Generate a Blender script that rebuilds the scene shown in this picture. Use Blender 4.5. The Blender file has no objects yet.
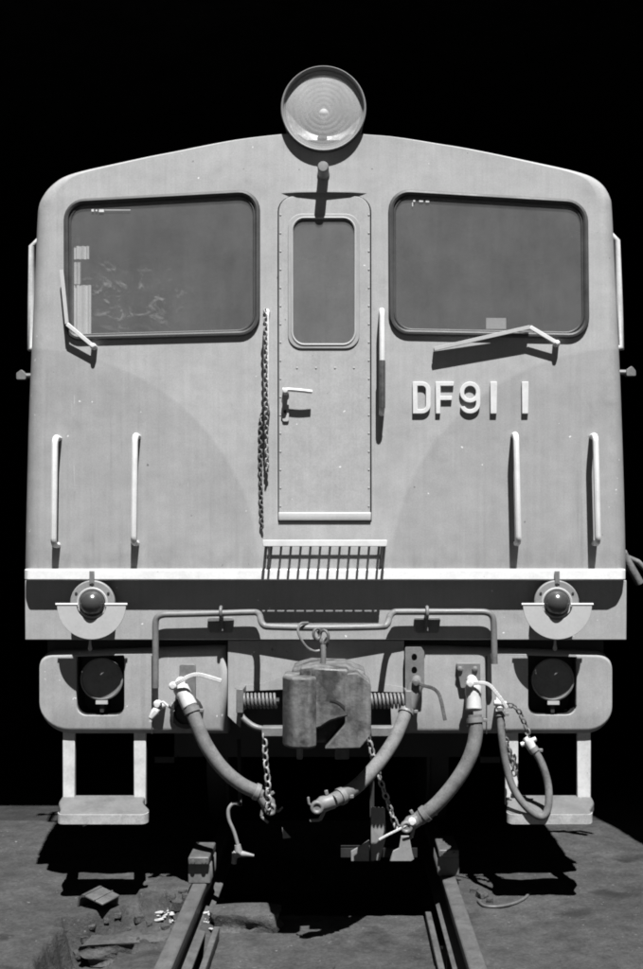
import bpy, bmesh, math, random
from mathutils import Vector, Matrix, noise

random.seed(7)
R = math.radians
scene = bpy.context.scene
COL = scene.collection

# ------------------------------------------------------------------ camera
K = 0.000894            # metres per photo pixel at one metre
CX, CY, CZ = 0.085, -5.0, 1.48
VPX, VPY = 344.0, 555.0
cam_d = bpy.data.cameras.new('camera')
cam_d.sensor_fit = 'HORIZONTAL'
cam_d.sensor_width = 36.0
cam_d.lens = 36.0 / (643 * K)
cam_d.shift_x = -(VPX - 321.5) / 643
cam_d.shift_y = (VPY - 484.5) / 643
cam_d.clip_start = 0.05
cam_d.clip_end = 2000
cam = bpy.data.objects.new('camera', cam_d)
cam.location = (CX, CY, CZ)
cam.rotation_euler = (R(90), 0, 0)
COL.objects.link(cam)
scene.camera = cam

# ------------------------------------------------------------------ sky, sun
SUN = Vector((0.19, -1.0, 2.1)).normalized()
world = bpy.data.worlds.new('World')
scene.world = world
world.use_nodes = True
wn, wl = world.node_tree.nodes, world.node_tree.links
wn.clear()
sky = wn.new('ShaderNodeTexSky')
sky.sky_type = 'NISHITA'
sky.sun_disc = False
sky.sun_elevation = math.asin(SUN.z)
sky.sun_rotation = math.atan2(SUN.x, SUN.y)
sky.air_density = 0.2
sky.dust_density = 0.0
bw = wn.new('ShaderNodeSeparateColor')  # black-and-white film behind a red filter: the blue sky records dark and neutral
bg = wn.new('ShaderNodeBackground')
bg.inputs['Strength'].default_value = 0.05
wo = wn.new('ShaderNodeOutputWorld')
wl.new(sky.outputs[0], bw.inputs[0])
wl.new(bw.outputs[0], bg.inputs[0])
wl.new(bg.outputs[0], wo.inputs[0])
sun_d = bpy.data.lights.new('sun', 'SUN')
sun_d.energy = 5.0
sun_d.angle = R(0.5)
sun_d.color = (1, 1, 1)
sun = bpy.data.objects.new('sun', sun_d)
sun.rotation_euler = (-SUN).to_track_quat('-Z', 'Y').to_euler()
sun.location = (3, -8, 14)
COL.objects.link(sun)

scene.view_settings.view_transform = 'Standard'
scene.view_settings.look = 'None'
scene.view_settings.exposure = 1.52
scene.view_settings.gamma = 1.0
scene.view_settings.use_curve_mapping = False
scene.render.engine = 'CYCLES'
scene.cycles.filter_width = 1.9


# ------------------------------------------------------------------ helpers
def at(px, py, Y=0.0):
    s = K * (Y - CY)
    return Vector((CX + (px - VPX) * s, Y, CZ - (py - VPY) * s))


def xz(px, py, Y=0.0):
    p = at(px, py, Y)
    return (p.x, p.z)


def gp(px, py, z):
    """point of a level surface at height z seen at a photo pixel"""
    d = (CZ - z) / ((py - VPY) * K)
    return Vector((CX + (px - VPX) * K * d, CY + d, z))


def round_poly(pts, r, n=6):
    out = []
    m = len(pts)
    for i in range(m):
        p0, p, p1 = Vector(pts[i - 1]), Vector(pts[i]), Vector(pts[(i + 1) % m])
        rr = r[i] if isinstance(r, (list, tuple)) else r
        if rr <= 0:
            out.append((p.x, p.y)); continue
        a, b = (p0 - p).normalized(), (p1 - p).normalized()
        ang = a.angle(b)
        t = min(rr / math.tan(ang / 2), (p0 - p).length * .49, (p1 - p).length * .49)
        rr2 = t * math.tan(ang / 2)
        c = p + (a + b).normalized() * (rr2 / math.sin(ang / 2))
        s, e = p + a * t, p + b * t
        a0 = math.atan2(s.y - c.y, s.x - c.x)
        a1 = math.atan2(e.y - c.y, e.x - c.x)
        d = (a1 - a0 + math.pi) % (2 * math.pi) - math.pi
        for k in range(n + 1):
            th = a0 + d * k / n
            out.append((c.x + rr2 * math.cos(th), c.y + rr2 * math.sin(th)))
    return out


def catmull(pts, n=8):
    P = [Vector(p) for p in pts]
    P = [P[0] * 2 - P[1]] + P + [P[-1] * 2 - P[-2]]
    out = []
    for i in range(1, len(P) - 2):
        a, b, c, d = P[i - 1], P[i], P[i + 1], P[i + 2]
        for k in range(n):
            t = k / n
            out.append(.5 * ((2 * b) + (c - a) * t + (2 * a - 5 * b + 4 * c - d) * t * t + (3 * b - a - 3 * c + d) * t ** 3))
    out.append(P[-2])
    return out


class MB:
    def __init__(self):
        self.bm = bmesh.new()

    def face(self, vs):
        try:
            return self.bm.faces.new(vs)
        except ValueError:
            return None

    def box(self, a, b):
        x0, y0, z0 = [min(a[i], b[i]) for i in range(3)]
        x1, y1, z1 = [max(a[i], b[i]) for i in range(3)]
        v = [self.bm.verts.new(c) for c in ((x0, y0, z0), (x1, y0, z0), (x1, y1, z0), (x0, y1, z0),
                                            (x0, y0, z1), (x1, y0, z1), (x1, y1, z1), (x0, y1, z1))]
        for f in ((0, 3, 2, 1), (4, 5, 6, 7), (0, 1, 5, 4), (1, 2, 6, 5), (2, 3, 7, 6), (3, 0, 4, 7)):
            self.face([v[i] for i in f])
        return self

    def obox(self, c, size, rot):
        m = Matrix.Translation(c) @ rot.to_4x4()
        s = [x / 2 for x in size]
        v = [self.bm.verts.new(m @ Vector((sx * s[0], sy * s[1], sz * s[2]))) for sz in (-1, 1) for sx, sy in
             ((-1, -1), (1, -1), (1, 1), (-1, 1))]
        for f in ((0, 3, 2, 1), (4, 5, 6, 7), (0, 1, 5, 4), (1, 2, 6, 5), (2, 3, 7, 6), (3, 0, 4, 7)):
            self.face([v[i] for i in f])
        return self

    def bar(self, p0, p1, w, h, up=(0, -1, 0)):
        """rectangular bar from p0 to p1, h measured along 'up'"""
        p0, p1 = Vector(p0), Vector(p1)
        d = (p1 - p0)
        x = d.normalized()
        z = Vector(up) - x * Vector(up).dot(x)
        z.normalize()
        y = z.cross(x)
        rot = Matrix((x, y, z)).transposed()
        return self.obox((p0 + p1) / 2, (d.length, w, h), rot)

    def prism(self, poly, y0, y1, axis='Y', holes=()):
        """extrude a 2D polygon. axis Y: poly is (x,z); axis Z: poly is (x,y); axis X: poly is (y,z)"""
        def mk(p, t):
            if axis == 'Y': return (p[0], t, p[1])
            if axis == 'Z': return (p[0], p[1], t)
            return (t, p[0], p[1])
        if not holes:
            a = [self.bm.verts.new(mk(p, y0)) for p in poly]
            b = [self.bm.verts.new(mk(p, y1)) for p in poly]
            self.face(a); self.face(b[::-1])
            n = len(a)
            for i in range(n):
                self.face([a[i], b[i], b[(i + 1) % n], a[(i + 1) % n]])
        else:
            caps = []
            for t in (y0, y1):
                loops = []
                edges = []
                for L in [poly] + list(holes):
                    vs = [self.bm.verts.new(mk(p, t)) for p in L]
                    loops.append(vs)
                    for i in range(len(vs)):
                        edges.append(self.bm.edges.new((vs[i], vs[(i + 1) % len(vs)])))
                bmesh.ops.triangle_fill(self.bm, use_beauty=True, edges=edges)
                caps.append(loops)
            for la, lb in zip(*caps):
                n = len(la)
                for i in range(n):
                    self.face([la[i], lb[i], lb[(i + 1) % n], la[(i + 1) % n]])
        return self

    def tube(self, path, r, n=10, closed=False, cap=True):
        P = [Vector(p) for p in path]
        m = len(P)
        rings = []
        up = None
        for i in range(m):
            if closed:
                d = (P[(i + 1) % m] - P[i - 1]).normalized()
            else:
                d = (P[min(i + 1, m - 1)] - P[max(i - 1, 0)]).normalized()
            if up is None:
                up = d.orthogonal().normalized()
            up = (up - d * up.dot(d)).normalized()
            s = d.cross(up)
            rr = r[i] if isinstance(r, (list, tuple)) else r
            rings.append([self.bm.verts.new(P[i] + (up * math.cos(2 * math.pi * k / n) + s * math.sin(2 * math.pi * k / n)) * rr) for k in range(n)])
        for i in range(m if closed else m - 1):
            a, b = rings[i], rings[(i + 1) % m]
            for k in range(n):
                self.face([a[k], a[(k + 1) % n], b[(k + 1) % n], b[k]])
        if cap and not closed:
            self.face(rings[0][::-1]); self.face(rings[-1])
        return self

    def lathe(self, c, prof, n=32, axis='Y', cap=True):
        """prof: list of (radius, offset along axis)"""
        c = Vector(c)
        rings = []
        for r, t in prof:
            ring = []
            for k in range(n):
                a = 2 * math.pi * k / n
                u, v = r * math.cos(a), r * math.sin(a)
                if axis == 'Y': q = Vector((u, t, v))
                elif axis == 'Z': q = Vector((u, v, t))
                else: q = Vector((t, u, v))
                ring.append(self.bm.verts.new(c + q))
            rings.append(ring)
        for a, b in zip(rings, rings[1:]):
            for k in range(n):
                self.face([a[k], a[(k + 1) % n], b[(k + 1) % n], b[k]])
        if cap and prof[0][0] > 1e-6: self.face(rings[0])
        if cap and prof[-1][0] > 1e-6: self.face(rings[-1][::-1])
        bmesh.ops.remove_doubles(self.bm, verts=[v for rg in rings for v in rg], dist=1e-6)
        return self

    def build(self, name, m, parent=None, smooth=35, bevel=0, seg=2):
        bm = self.bm
        bmesh.ops.recalc_face_normals(bm, faces=bm.faces[:])
        if smooth:
            for f in bm.faces: f.smooth = True
            lim = R(smooth)
            for e in bm.edges:
                if len(e.link_faces) == 2 and e.calc_face_angle(0) > lim:
                    e.smooth = False
        me = bpy.data.meshes.new(name)
        bm.to_mesh(me); bm.free()
        o = bpy.data.objects.new(name, me)
        COL.objects.link(o)
        if m: me.materials.append(m)
        if parent: o.parent = parent
        if bevel:
            b = o.modifiers.new('bevel', 'BEVEL')
            b.width = bevel; b.segments = seg; b.limit_method = 'ANGLE'; b.angle_limit = R(40)
            b.harden_normals = False
        return o


def tag(o, label=None, cat=None, group=None, kind=None):
    if label: o['label'] = label
    if cat: o['category'] = cat
    if group: o['group'] = group
    if kind: o['kind'] = kind
    return o


# ------------------------------------------------------------------ materials
ALB = .65               # all base colours lowered so less bounced light fills the shade


def grey(v): return (v, v, v, 1)


class NT:
    def __init__(self, name):
        self.m = bpy.data.materials.new(name)
        self.m.use_nodes = True
        self.n, self.l = self.m.node_tree.nodes, self.m.node_tree.links
        self.n.clear()
        self.out = self.n.new('ShaderNodeOutputMaterial')
        self.tc = self.n.new('ShaderNodeTexCoord')

    def node(self, t, **kw):
        x = self.n.new(t)
        for k, v in kw.items(): setattr(x, k, v)
        return x

    def link(self, a, b): self.l.new(a, b)

    def val(self, sock, v):
        if isinstance(v, (int, float)): sock.default_value = v
        else: self.link(v, sock)

    def math(self, op, a, b=0.0, c=None, clamp=False):
        x = self.node('ShaderNodeMath', operation=op); x.use_clamp = clamp
        self.val(x.inputs[0], a); self.val(x.inputs[1], b)
        if c is not None: self.val(x.inputs[2], c)
        return x.outputs[0]

    def remap(self, v, a, b, c=0.0, d=1.0):
        x = self.node('ShaderNodeMapRange'); x.clamp = True
        self.val(x.inputs['Value'], v)
        for k, q in zip(('From Min', 'From Max', 'To Min', 'To Max'), (a, b, c, d)): self.val(x.inputs[k], q)
        return x.outputs[0]

    def noise(self, scale, detail=4, rough=.55, stretch=(1, 1, 1), dist=0, off=(0, 0, 0)):
        mp = self.node('ShaderNodeMapping')
        mp.inputs['Scale'].default_value = stretch
        mp.inputs['Location'].default_value = off
        self.link(self.tc.outputs['Object'], mp.inputs[0])
        x = self.node('ShaderNodeTexNoise')
        x.inputs['Scale'].default_value = scale
        x.inputs['Detail'].default_value = detail
        x.inputs['Roughness'].default_value = rough
        x.inputs['Distortion'].default_value = dist
        self.link(mp.outputs[0], x.inputs['Vector'])
        return x.outputs[0]

    def voro(self, scale, feature='F1'):
        x = self.node('ShaderNodeTexVoronoi', feature=feature)
        x.inputs['Scale'].default_value = scale
        self.link(self.tc.outputs['Object'], x.inputs['Vector'])
        return x.outputs['Distance']

    def xyz(self):
        s = self.node('ShaderNodeSeparateXYZ')
        self.link(self.tc.outputs['Object'], s.inputs[0])
        return s.outputs

    def bsdf(self, col, rough=.6, metal=0.0, bump=None, bstr=.2, bdist=.01, spec=.4):
        b = self.node('ShaderNodeBsdfPrincipled')
        if isinstance(col, (int, float)):
            b.inputs['Base Color'].default_value = grey(col)
        else:
            cb = self.node('ShaderNodeCombineColor')
            for i in range(3): self.link(col, cb.inputs[i])
            self.link(cb.outputs[0], b.inputs['Base Color'])
        self.val(b.inputs['Roughness'], rough)
        b.inputs['Metallic'].default_value = metal
        b.inputs['Specular IOR Level'].default_value = spec
        if bump is not None:
            bp = self.node('ShaderNodeBump')
            bp.inputs['Strength'].default_value = bstr
            bp.inputs['Distance'].default_value = bdist
            self.link(bump, bp.inputs['Height'])
            self.link(bp.outputs[0], b.inputs['Normal'])
        return b

    def done(self, b):
        self.link(b.outputs[0], self.out.inputs['Surface'])
        return self.m


def worn(name, v, amp=.25, scale=9, rough=.6, fine=.12, chips=0.0, chipv=.7, bstr=.15, bdist=.004, metal=0.0, spec=.35):
    """worn, mottled surface: base grey with blotches, fine grain and optional chipped spots"""
    t = NT(name)
    n1 = t.noise(scale, 5, .6)
    n2 = t.noise(scale * 9, 4, .6)
    f = t.math('ADD', t.remap(n1, .3, .7, 1 - amp, 1 + amp), t.remap(n2, .3, .7, -fine, fine))
    col = t.math('MULTIPLY', f, v * ALB)
    if chips > 0:
        c = t.remap(t.noise(scale * 3.3, 6, .7, off=(3, 1, 2)), .72 - chips * .2, .75 - chips * .2)
        mx = t.node('ShaderNodeMix'); mx.data_type = 'FLOAT'
        t.val(mx.inputs[0], c); t.val(mx.inputs[2], col); mx.inputs[3].default_value = chipv * ALB
        col = mx.outputs[0]
    h = t.math('ADD', t.math('MULTIPLY', n1, .6), t.math('MULTIPLY', n2, .4))
    return t.done(t.bsdf(col, t.remap(n1, .3, .7, rough - .1, min(1, rough + .1)), metal, h, bstr, bdist, spec))


def paint_body(name='two_tone_body_paint', two=True):
    t = NT(name)
    X, Y, Z = t.xyz()
    ax = t.math('ABSOLUTE', X)
    e1 = t.math('POWER', t.math('ABSOLUTE', t.math('DIVIDE', t.math('SUBTRACT', ax, 1.36), 1.07)), 2.0)
    e2 = t.math('POWER', t.math('DIVIDE', t.math('SUBTRACT', Z, 1.413), 1.0), 2.0)
    zone = t.remap(t.math('ADD', e1, e2), .97, 1.0, 1.0, 0.0)          # darker painted quarter-rounds
    base = t.remap(zone, 0, 1, .365 * ALB, .316 * ALB) if two else .325 * ALB
    cloud = t.noise(2.2, 5, .6)
    mid = t.noise(14, 5, .65)
    fine = t.noise(160, 3, .6)
    streak = t.noise(1.0, 4, .6, stretch=(55, 1, 1.6))
    f = t.remap(cloud, .3, .7, .90, 1.07)
    f = t.math('MULTIPLY', f, t.remap(mid, .3, .7, .94, 1.06))
    f = t.math('MULTIPLY', f, t.remap(fine, .3, .7, .90, 1.10))
    f = t.math('MULTIPLY', f, t.remap(streak, .35, .75, 1.03, .93))
    col = t.math('MULTIPLY', base, f)
    # grime that has crept up from the sill, ragged edge
    gz = t.math('ADD', t.math('SUBTRACT', Z, 1.41 if two else .70), t.math('MULTIPLY', t.math('SUBTRACT', t.noise(7, 5, .7, stretch=(1.5, 1, .6)), .5), -.22))
    col = t.math('MULTIPLY', col, t.remap(gz, -.02, .10, .70, 1.0))
    # little chips and dark nicks
    chip = t.remap(t.noise(38, 2, .5, off=(5, 0, 9)), .745, .76)
    nick = t.remap(t.noise(31, 2, .5, off=(1, 0, 4)), .748, .765)
    scr = t.remap(t.noise(3.0, 3, .5, stretch=(30, 1, 1.1), dist=1.2, off=(2, 0, 7)), .76, .77)
    col = t.math('ADD', col, t.math('MULTIPLY', chip, .28))
    col = t.math('ADD', col, t.math('MULTIPLY', scr, .06))
    col = t.math('MULTIPLY', col, t.remap(nick, 0, 1, 1.0, .45))
    # irregular rain-washed grime runs and faint smears
    run = t.math('MULTIPLY', t.remap(t.noise(1, 5, .7, stretch=(26, 1, .9), off=(9, 0, 3)), .56, .72), t.remap(t.noise(1.3, 3, .6, off=(3, 0, 5)), .42, .62))
    col = t.math('MULTIPLY', col, t.remap(run, 0, 1, 1.0, .80))
    blotch = t.remap(t.noise(5.5, 6, .75, dist=.8, off=(8, 0, 1)), .57, .70)
    col = t.math('MULTIPLY', col, t.remap(blotch, 0, 1, 1.0, .90))
    h = t.math('ADD', t.math('MULTIPLY', t.math('ADD', t.noise(1.6, 2, .4), t.math('MULTIPLY', t.noise(5.5, 2, .5), .22)), 1.0), t.math('MULTIPLY', fine, .012))
    return t.done(t.bsdf(col, t.remap(mid, .3, .7, .5, .68), 0, h, .3, .05, .3))


def dusty_glass(name, dust=.34, dv=.30, blotch=None):
    t = NT(name)
    n1 = t.noise(4, 5, .6)
    st = t.noise(1, 4, .6, stretch=(22, 1, 3), dist=.6)
    fn = t.noise(120, 3, .6)
    dirt = t.math('MULTIPLY', t.remap(n1, .3, .7, .80, 1.2), t.remap(st, .3, .75, .95, 1.08))
    dirt = t.math('MULTIPLY', dirt, t.remap(fn, .3, .7, .92, 1.08))
    if blotch:                                   # pale smeary highlights painted into the glass
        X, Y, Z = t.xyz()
        e = t.math('ADD', t.math('POWER', t.math('ABSOLUTE', t.math('DIVIDE', t.math('SUBTRACT', X, blotch[0]), blotch[2])), 2.0),
                   t.math('POWER', t.math('ABSOLUTE', t.math('DIVIDE', t.math('SUBTRACT', Z, blotch[1]), blotch[3])), 2.0))
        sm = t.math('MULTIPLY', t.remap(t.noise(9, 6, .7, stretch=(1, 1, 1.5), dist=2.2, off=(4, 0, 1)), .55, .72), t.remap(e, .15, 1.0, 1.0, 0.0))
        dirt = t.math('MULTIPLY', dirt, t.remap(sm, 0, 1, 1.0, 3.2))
    d = t.node('ShaderNodeBsdfDiffuse'); d.inputs[0].default_value = grey(dv * ALB)
    tr = t.node('ShaderNodeBsdfTransparent'); tr.inputs[0].default_value = grey(.95)
    gl = t.node('ShaderNodeBsdfGlossy'); gl.inputs['Roughness'].default_value = .03; gl.inputs[0].default_value = grey(.9)
    fr = t.node('ShaderNodeFresnel'); fr.inputs[0].default_value = 1.5
    geo = t.node('ShaderNodeNewGeometry')
    a = t.node('ShaderNodeMixShader'); t.val(a.inputs[0], t.math('MULTIPLY', fr.outputs[0], t.math('SUBTRACT', 1.0, geo.outputs['Backfacing']))); t.link(tr.outputs[0], a.inputs[1]); t.link(gl.outputs[0], a.inputs[2])
    b = t.node('ShaderNodeMixShader'); t.val(b.inputs[0], t.math('MULTIPLY', dirt, dust)); t.link(a.outputs[0], b.inputs[1]); t.link(d.outputs[0], b.inputs[2])
    t.link(b.outputs[0], t.out.inputs['Surface'])
    return t.m


def ground_mat(name, v, lightv=.12):
    t = NT(name)
    n1 = t.noise(1.7, 6, .6)
    n2 = t.noise(11, 6, .65)
    n3 = t.noise(70, 4, .7)
    f = t.math('MULTIPLY', t.remap(n1, .3, .7, .72, 1.25), t.remap(n2, .3, .7, .66, 1.36))
    f = t.math('MULTIPLY', f, t.remap(n3, .3, .7, .68, 1.34))
    col = t.math('MULTIPLY', f, v * ALB)
    oil = t.remap(t.noise(3.1, 4, .6, off=(7, 3, 0)), .58, .68)
    col = t.math('MULTIPLY', col, t.remap(oil, 0, 1, 1, .5))
    sp = t.remap(t.noise(45, 3, .6, off=(2, 8, 1)), .68, .74)
    col = t.math('ADD', col, t.math('MULTIPLY', sp, lightv * ALB))
    h = t.math('ADD', t.math('MULTIPLY', n2, .5), t.math('MULTIPLY', n3, .5))
    return t.done(t.bsdf(col, .85, 0, h, .75, .018, .2))


def cast_iron():
    t = NT('rusty_cast_iron')
    n1 = t.noise(9, 6, .65)
    n2 = t.noise(60, 4, .7)
    st = t.noise(1, 4, .6, stretch=(30, 12, 3))
    f = t.math('MULTIPLY', t.remap(n1, .3, .7, .55, 1.4), t.remap(st, .3, .7, .65, 1.35))
    f = t.math('MULTIPLY', f, t.remap(n2, .3, .7, .8, 1.2))
    col = t.math('MULTIPLY', f, .115 * ALB)
    oil = t.remap(t.noise(6, 5, .6, off=(4, 2, 8)), .54, .64)
    col = t.math('MULTIPLY', col, t.remap(oil, 0, 1, 1, .35))
    h = t.math('ADD', t.math('MULTIPLY', n1, .5), t.math('MULTIPLY', n2, .5))
    return t.done(t.bsdf(col, t.remap(oil, 0, 1, .75, .45), 0, h, .5, .008, .35))


M = {}
M['body'] = paint_body()
M['paint'] = worn('grey_paint', .33, .10, 5, .6, .05, .12, .12)
M['apron'] = paint_body('grimy_apron_paint', False)
M['white'] = worn('white_paint', .72, .07, 14, .55, .06, .22, .34)
M['rail_white'] = worn('pale_handrail_paint', .68, .08, 16, .5, .06, .15, .3)
M['rubber'] = worn('black_rubber', .05, .2, 8, .55, .1)
M['black'] = worn('black_paint', .02, .2, 6, .6, .1)
M['dark_span'] = worn('dark_rail_section', .07, .4, 20, .5, .2, .25, .3)  # darker colour for the lower stretch of a door handrail
M['iron'] = cast_iron()
M['steel'] = worn('dull_steel', .155, .2, 14, .5, .12, .1, .08, .2, .004)
M['hose'] = worn('dusty_rubber_hose', .125, .34, 16, .8, .22, .12, .30, .35, .004)
M['chain'] = worn('chain_steel', .26, .35, 40, .5, .15)
M['darkchain'] = worn('rusty_chain', .10, .3, 40, .6, .15)
M['brass'] = worn('pale_painted_brass', .54, .14, 25, .5, .1, .3, .25)
M['step'] = worn('pale_step_paint', .13, .16, 9, .6, .12, .3, .2)
M['disc'] = worn('pale_lamp_disc', .41, .05, 9, .6, .05, .1, .2)
M['hanger'] = worn('pale_hanger_paint', .52, .14, 14, .6, .1, .25, .2)
M['rail'] = worn('rail_steel', .085, .25, 12, .5, .2, .1, .2)
M['timber'] = worn('old_timber', .11, .3, 14, .8, .2, .15, .25)
M['shed'] = worn('soot_black_wall', .12, .3, 3, .9, .15)
M['cab'] = worn('cab_interior_paint', .10, .15, 5, .8, .1)
M['cream'] = worn('white_cloth', .75, .08, 9, .9, .05)
M['glass'] = dusty_glass('dusty_window_glass', .145, .42)
M['glass_glints'] = dusty_glass('window_glass_glints', .145, .42, (-.87, 2.64, .30, .19))  # left pane carries the painted highlights
M['door_glass'] = dusty_glass('hazy_door_glass', .20, .42)
M['ground'] = ground_mat('oily_dirt_concrete', .044)
M['outer_dark'] = ground_mat('darkened_outer_ground', .022, .03)  # outer ground, nearly all unseen, darkened to cut bounced light
M['slab'] = ground_mat('worn_concrete', .046)
M['chunk'] = ground_mat('broken_concrete', .062)
M['letter'] = worn('pale_letter_paint', .60, .08, 20, .6, .06, .1, .35)
M['lamp_face'] = worn('dim_lamp_face', .22, .15, 12, .6, .1)
M['rag'] = worn('oily_rag', .24, .5, 30, .9, .3)
M['pocket_lamp'] = worn('shade_toned_lamp_face', .17, .25, 12, .6, .1)  # lamp face toned down to put the pocket's shade into its colour
M['nosing'] = worn('worn_pale_nosing', .34, .25, 22, .6, .2, .3, .15)
M['lime'] = worn('lime_white', .36, .25, 30, .9, .2)


def lamp_ball():
    t = NT('dark_red_lamp_glass')
    return t.done(t.bsdf(.03, .22, 0, t.noise(30, 2), .05, .002, .6))


M['ball'] = lamp_ball()


def reflector():
    t = NT('lamp_reflector')
    n = t.noise(22, 4, .6)
    return t.done(t.bsdf(t.remap(n, .3, .7, .5, .8), t.remap(n, .3, .7, .38, .6), .8, n, .4, .006))


M['mirror'] = reflector()
M['lens'] = dusty_glass('headlight_lens_glass', .42, .62)

# ------------------------------------------------------------------ the setting
GZ = -0.065
XA, XB, YA, YB = -2.3, 2.2, -1.3, 1.5


def hgt(x, y):
    n = noise.noise(Vector((x * 2.1, y * 2.1, 0)))
    n2 = noise.noise(Vector((x * 9, y * 9, 3)))
    n3 = noise.noise(Vector((x * 31, y * 31, 5)))
    z = GZ + .010 * n + .006 * n2 + .003 * n3
    e1 = -1.115 + .02 * noise.noise(Vector((y * 7, 1, 0))) + .014 * noise.noise(Vector((y * 23, 4, 0))) 
    yb = -.16 + max(0, min(1, (x + 1.02) / .3)) * .24 + .05 * noise.noise(Vector((x * 6, 9, 0))) + .02 * noise.noise(Vector((x * 25, 2, 0)))
    if abs(x) < .60:
        z = -.42 if abs(x) < .55 else -.13
        if x < -.44 and -.24 + .05 * n2 < y < .02: z = -.118 + .012 * n2 + .006 * n3
        if y > 0.02: z = min(z, -.45)
    elif x < -.60:
        # rough trench beside the rail in front of the loco
        rg = .6 * noise.noise(Vector((x * 15, y * 15, 7))) + .12 * noise.noise(Vector((x * 40, y * 40, 8)))
        ia = min(1, max(0, (x - e1) / .07 + rg))
        ib = min(1, max(0, (yb - y) / (.06 + .10 * max(0, min(1, (x + .98) / .1))) + rg * .5))
        t = ia * ib
        low = -.25 + .02 * n + .014 * n2 + .009 * n3
        z = z * (1 - t) + low * t
        if x > -.86 + .03 * n2 and t > .5 and y < -.36 + .06 * n2:      # broken slab in the trench foreground
            z = -.165 + .006 * n2 + .004 * n3
        elif x > -.80 and t > .3 and y >= -.36:
            z = max(z, -.16 + .03 * n2 + .01 * n3)
    if -1.02 < x < -.6:
        g = math.exp(-((x + .78 + .03 * n2) / .085) ** 2 - ((y - .04) / .13) ** 2)
        z = max(z, -.20 + .165 * min(1, g * 1.5) + .012 * n2 + .006 * n3) if g > .05 else z
    fade = min(1, (x - XA) / .12, (XB - x) / .12, (y - YA) / .12, (YB - y) / .12)
    return GZ * (1 - fade) + z * fade


def make_ground():
    nx, ny = 440, 290
    vs, fs = [], []
    for j in range(ny + 1):
        y = YA + (YB - YA) * j / ny
        for i in range(nx + 1):
            x = XA + (XB - XA) * i / nx
            vs.append((x, y, hgt(x, y)))
    for j in range(ny):
        for i in range(nx):
            a = j * (nx + 1) + i
            fs.append((a, a + 1, a + nx + 2, a + nx + 1))
    B = 400.0
    def quad(x0, y0, x1, y1):
        k = len(vs)
        vs.extend([(x0, y0, GZ), (x1, y0, GZ), (x1, y1, GZ), (x0, y1, GZ)])
        fs.append((k, k + 1, k + 2, k + 3))
    quad(-B, -B, B, YA); quad(-B, YB, B, B); quad(-B, YA, XA, YB); quad(XB, YA, B, YB)
    me = bpy.data.meshes.new('ground')
    me.from_pydata(vs, [], fs)
    me.materials.append(M['ground']); me.materials.append(M['outer_dark'])
    for p in me.polygons[-4:]: p.material_index = 1
    o = bpy.data.objects.new('ground', me)
    COL.objects.link(o)
    tag(o, 'dark oily trodden ground around the track', None, None, 'structure')
    for p in me.polygons: p.use_smooth = True
    return o


make_ground()


def make_slab():
    vs, fs = [], []
    nx, ny = 70, 130
    x0, x1, y0, y1 = -.44, .44, -1.3, 0.02
    top = -.14
    for j in range(ny + 1):
        for i in range(nx + 1):
            x = x0 + (x1 - x0) * i / nx
            y = y0 + (y1 + .02 * noise.noise(Vector((x * 8, 3, 1))) - y0) * j / ny
            z = top + .006 * noise.noise(Vector((x * 5, y * 5, 1))) + .003 * noise.noise(Vector((x * 30, y * 30, 2)))
            if y < -.62 + .02 * noise.noise(Vector((x * 9, 0, 3))) and x > .05: z += .012
            vs.append((x, y, z))
    for j in range(ny):
        for i in range(nx):
            a = j * (nx + 1) + i
            fs.append((a, a + 1, a + nx + 2, a + nx + 1))
    ring = [i for i in range(nx + 1)] + [(j * (nx + 1) + nx) for j in range(1, ny + 1)] + \
           [ny * (nx + 1) + i for i in range(nx - 1, -1, -1)] + [j * (nx + 1) for j in range(ny - 1, 0, -1)]
    b0 = len(vs)
    for i in ring: vs.append((vs[i][0], vs[i][1], -.43))
    n = len(ring)
    for k in range(n):
        fs.append((ring[k], b0 + k, b0 + (k + 1) % n, ring[(k + 1) % n]))
    me = bpy.data.meshes.new('track_slab')
    me.from_pydata(vs, [], fs); me.materials.append(M['slab'])
    o = bpy.data.objects.new('track_slab', me); COL.objects.link(o)
    tag(o, 'worn concrete slab between the two rails', None, None, 'structure')


make_slab()

# engine shed: dark interior behind the locomotive
shed = bpy.data.objects.new('engine_shed', None); COL.objects.link(shed)
tag(shed, 'soot dark engine shed with open doorway around the locomotive', 'shed')
SL, SR, SH, SY = -2.6, 1.88, 4.10, -0.10
mb = MB()
mb.prism([(-6, -.1), (SL, -.1), (SL, SH), (SR, SH), (SR, -.1), (5.5, -.1), (5.5, 6.2), (-6, 6.2)], SY, SY + .22)
mb.build('front_wall', M['shed'], shed)
MB().box((-6.2, SY, -.1), (-6.0, 18, 6.2)).build('side_wall', M['shed'], shed)
MB().box((5.5, SY, -.1), (5.7, 18, 6.2)).build('side_wall', M['shed'], shed)
MB().box((-6.2, 18, -.1), (5.7, 18.2, 6.2)).build('back_wall', M['shed'], shed)
MB().box((-6.4, SY - .2, 6.2), (5.9, 18.4, 6.35)).build('roof', M['shed'], shed)
MB().box((-6.0, SY + .22, -.064), (SL - .2, 18, -.02)).build('side_floor', M['shed'], shed)


# rails
def rail(x, label):
    prof = [(-.060, -.140), (.060, -.140), (.060, -.128), (.012, -.112), (.012, -.045), (.032, -.034), (.0325, -.004), (.027, 0),
            (-.027, 0), (-.0325, -.004), (-.032, -.034), (-.012, -.045), (-.012, -.112), (-.060, -.128)]
    mb = MB().prism([(x + a, b) for a, b in prof], -6, 17)
    o = mb.build('railway_rail', M['rail'], None, 30, .002)
    tag(o, label, 'rail', 'running rails')
    return o


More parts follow.
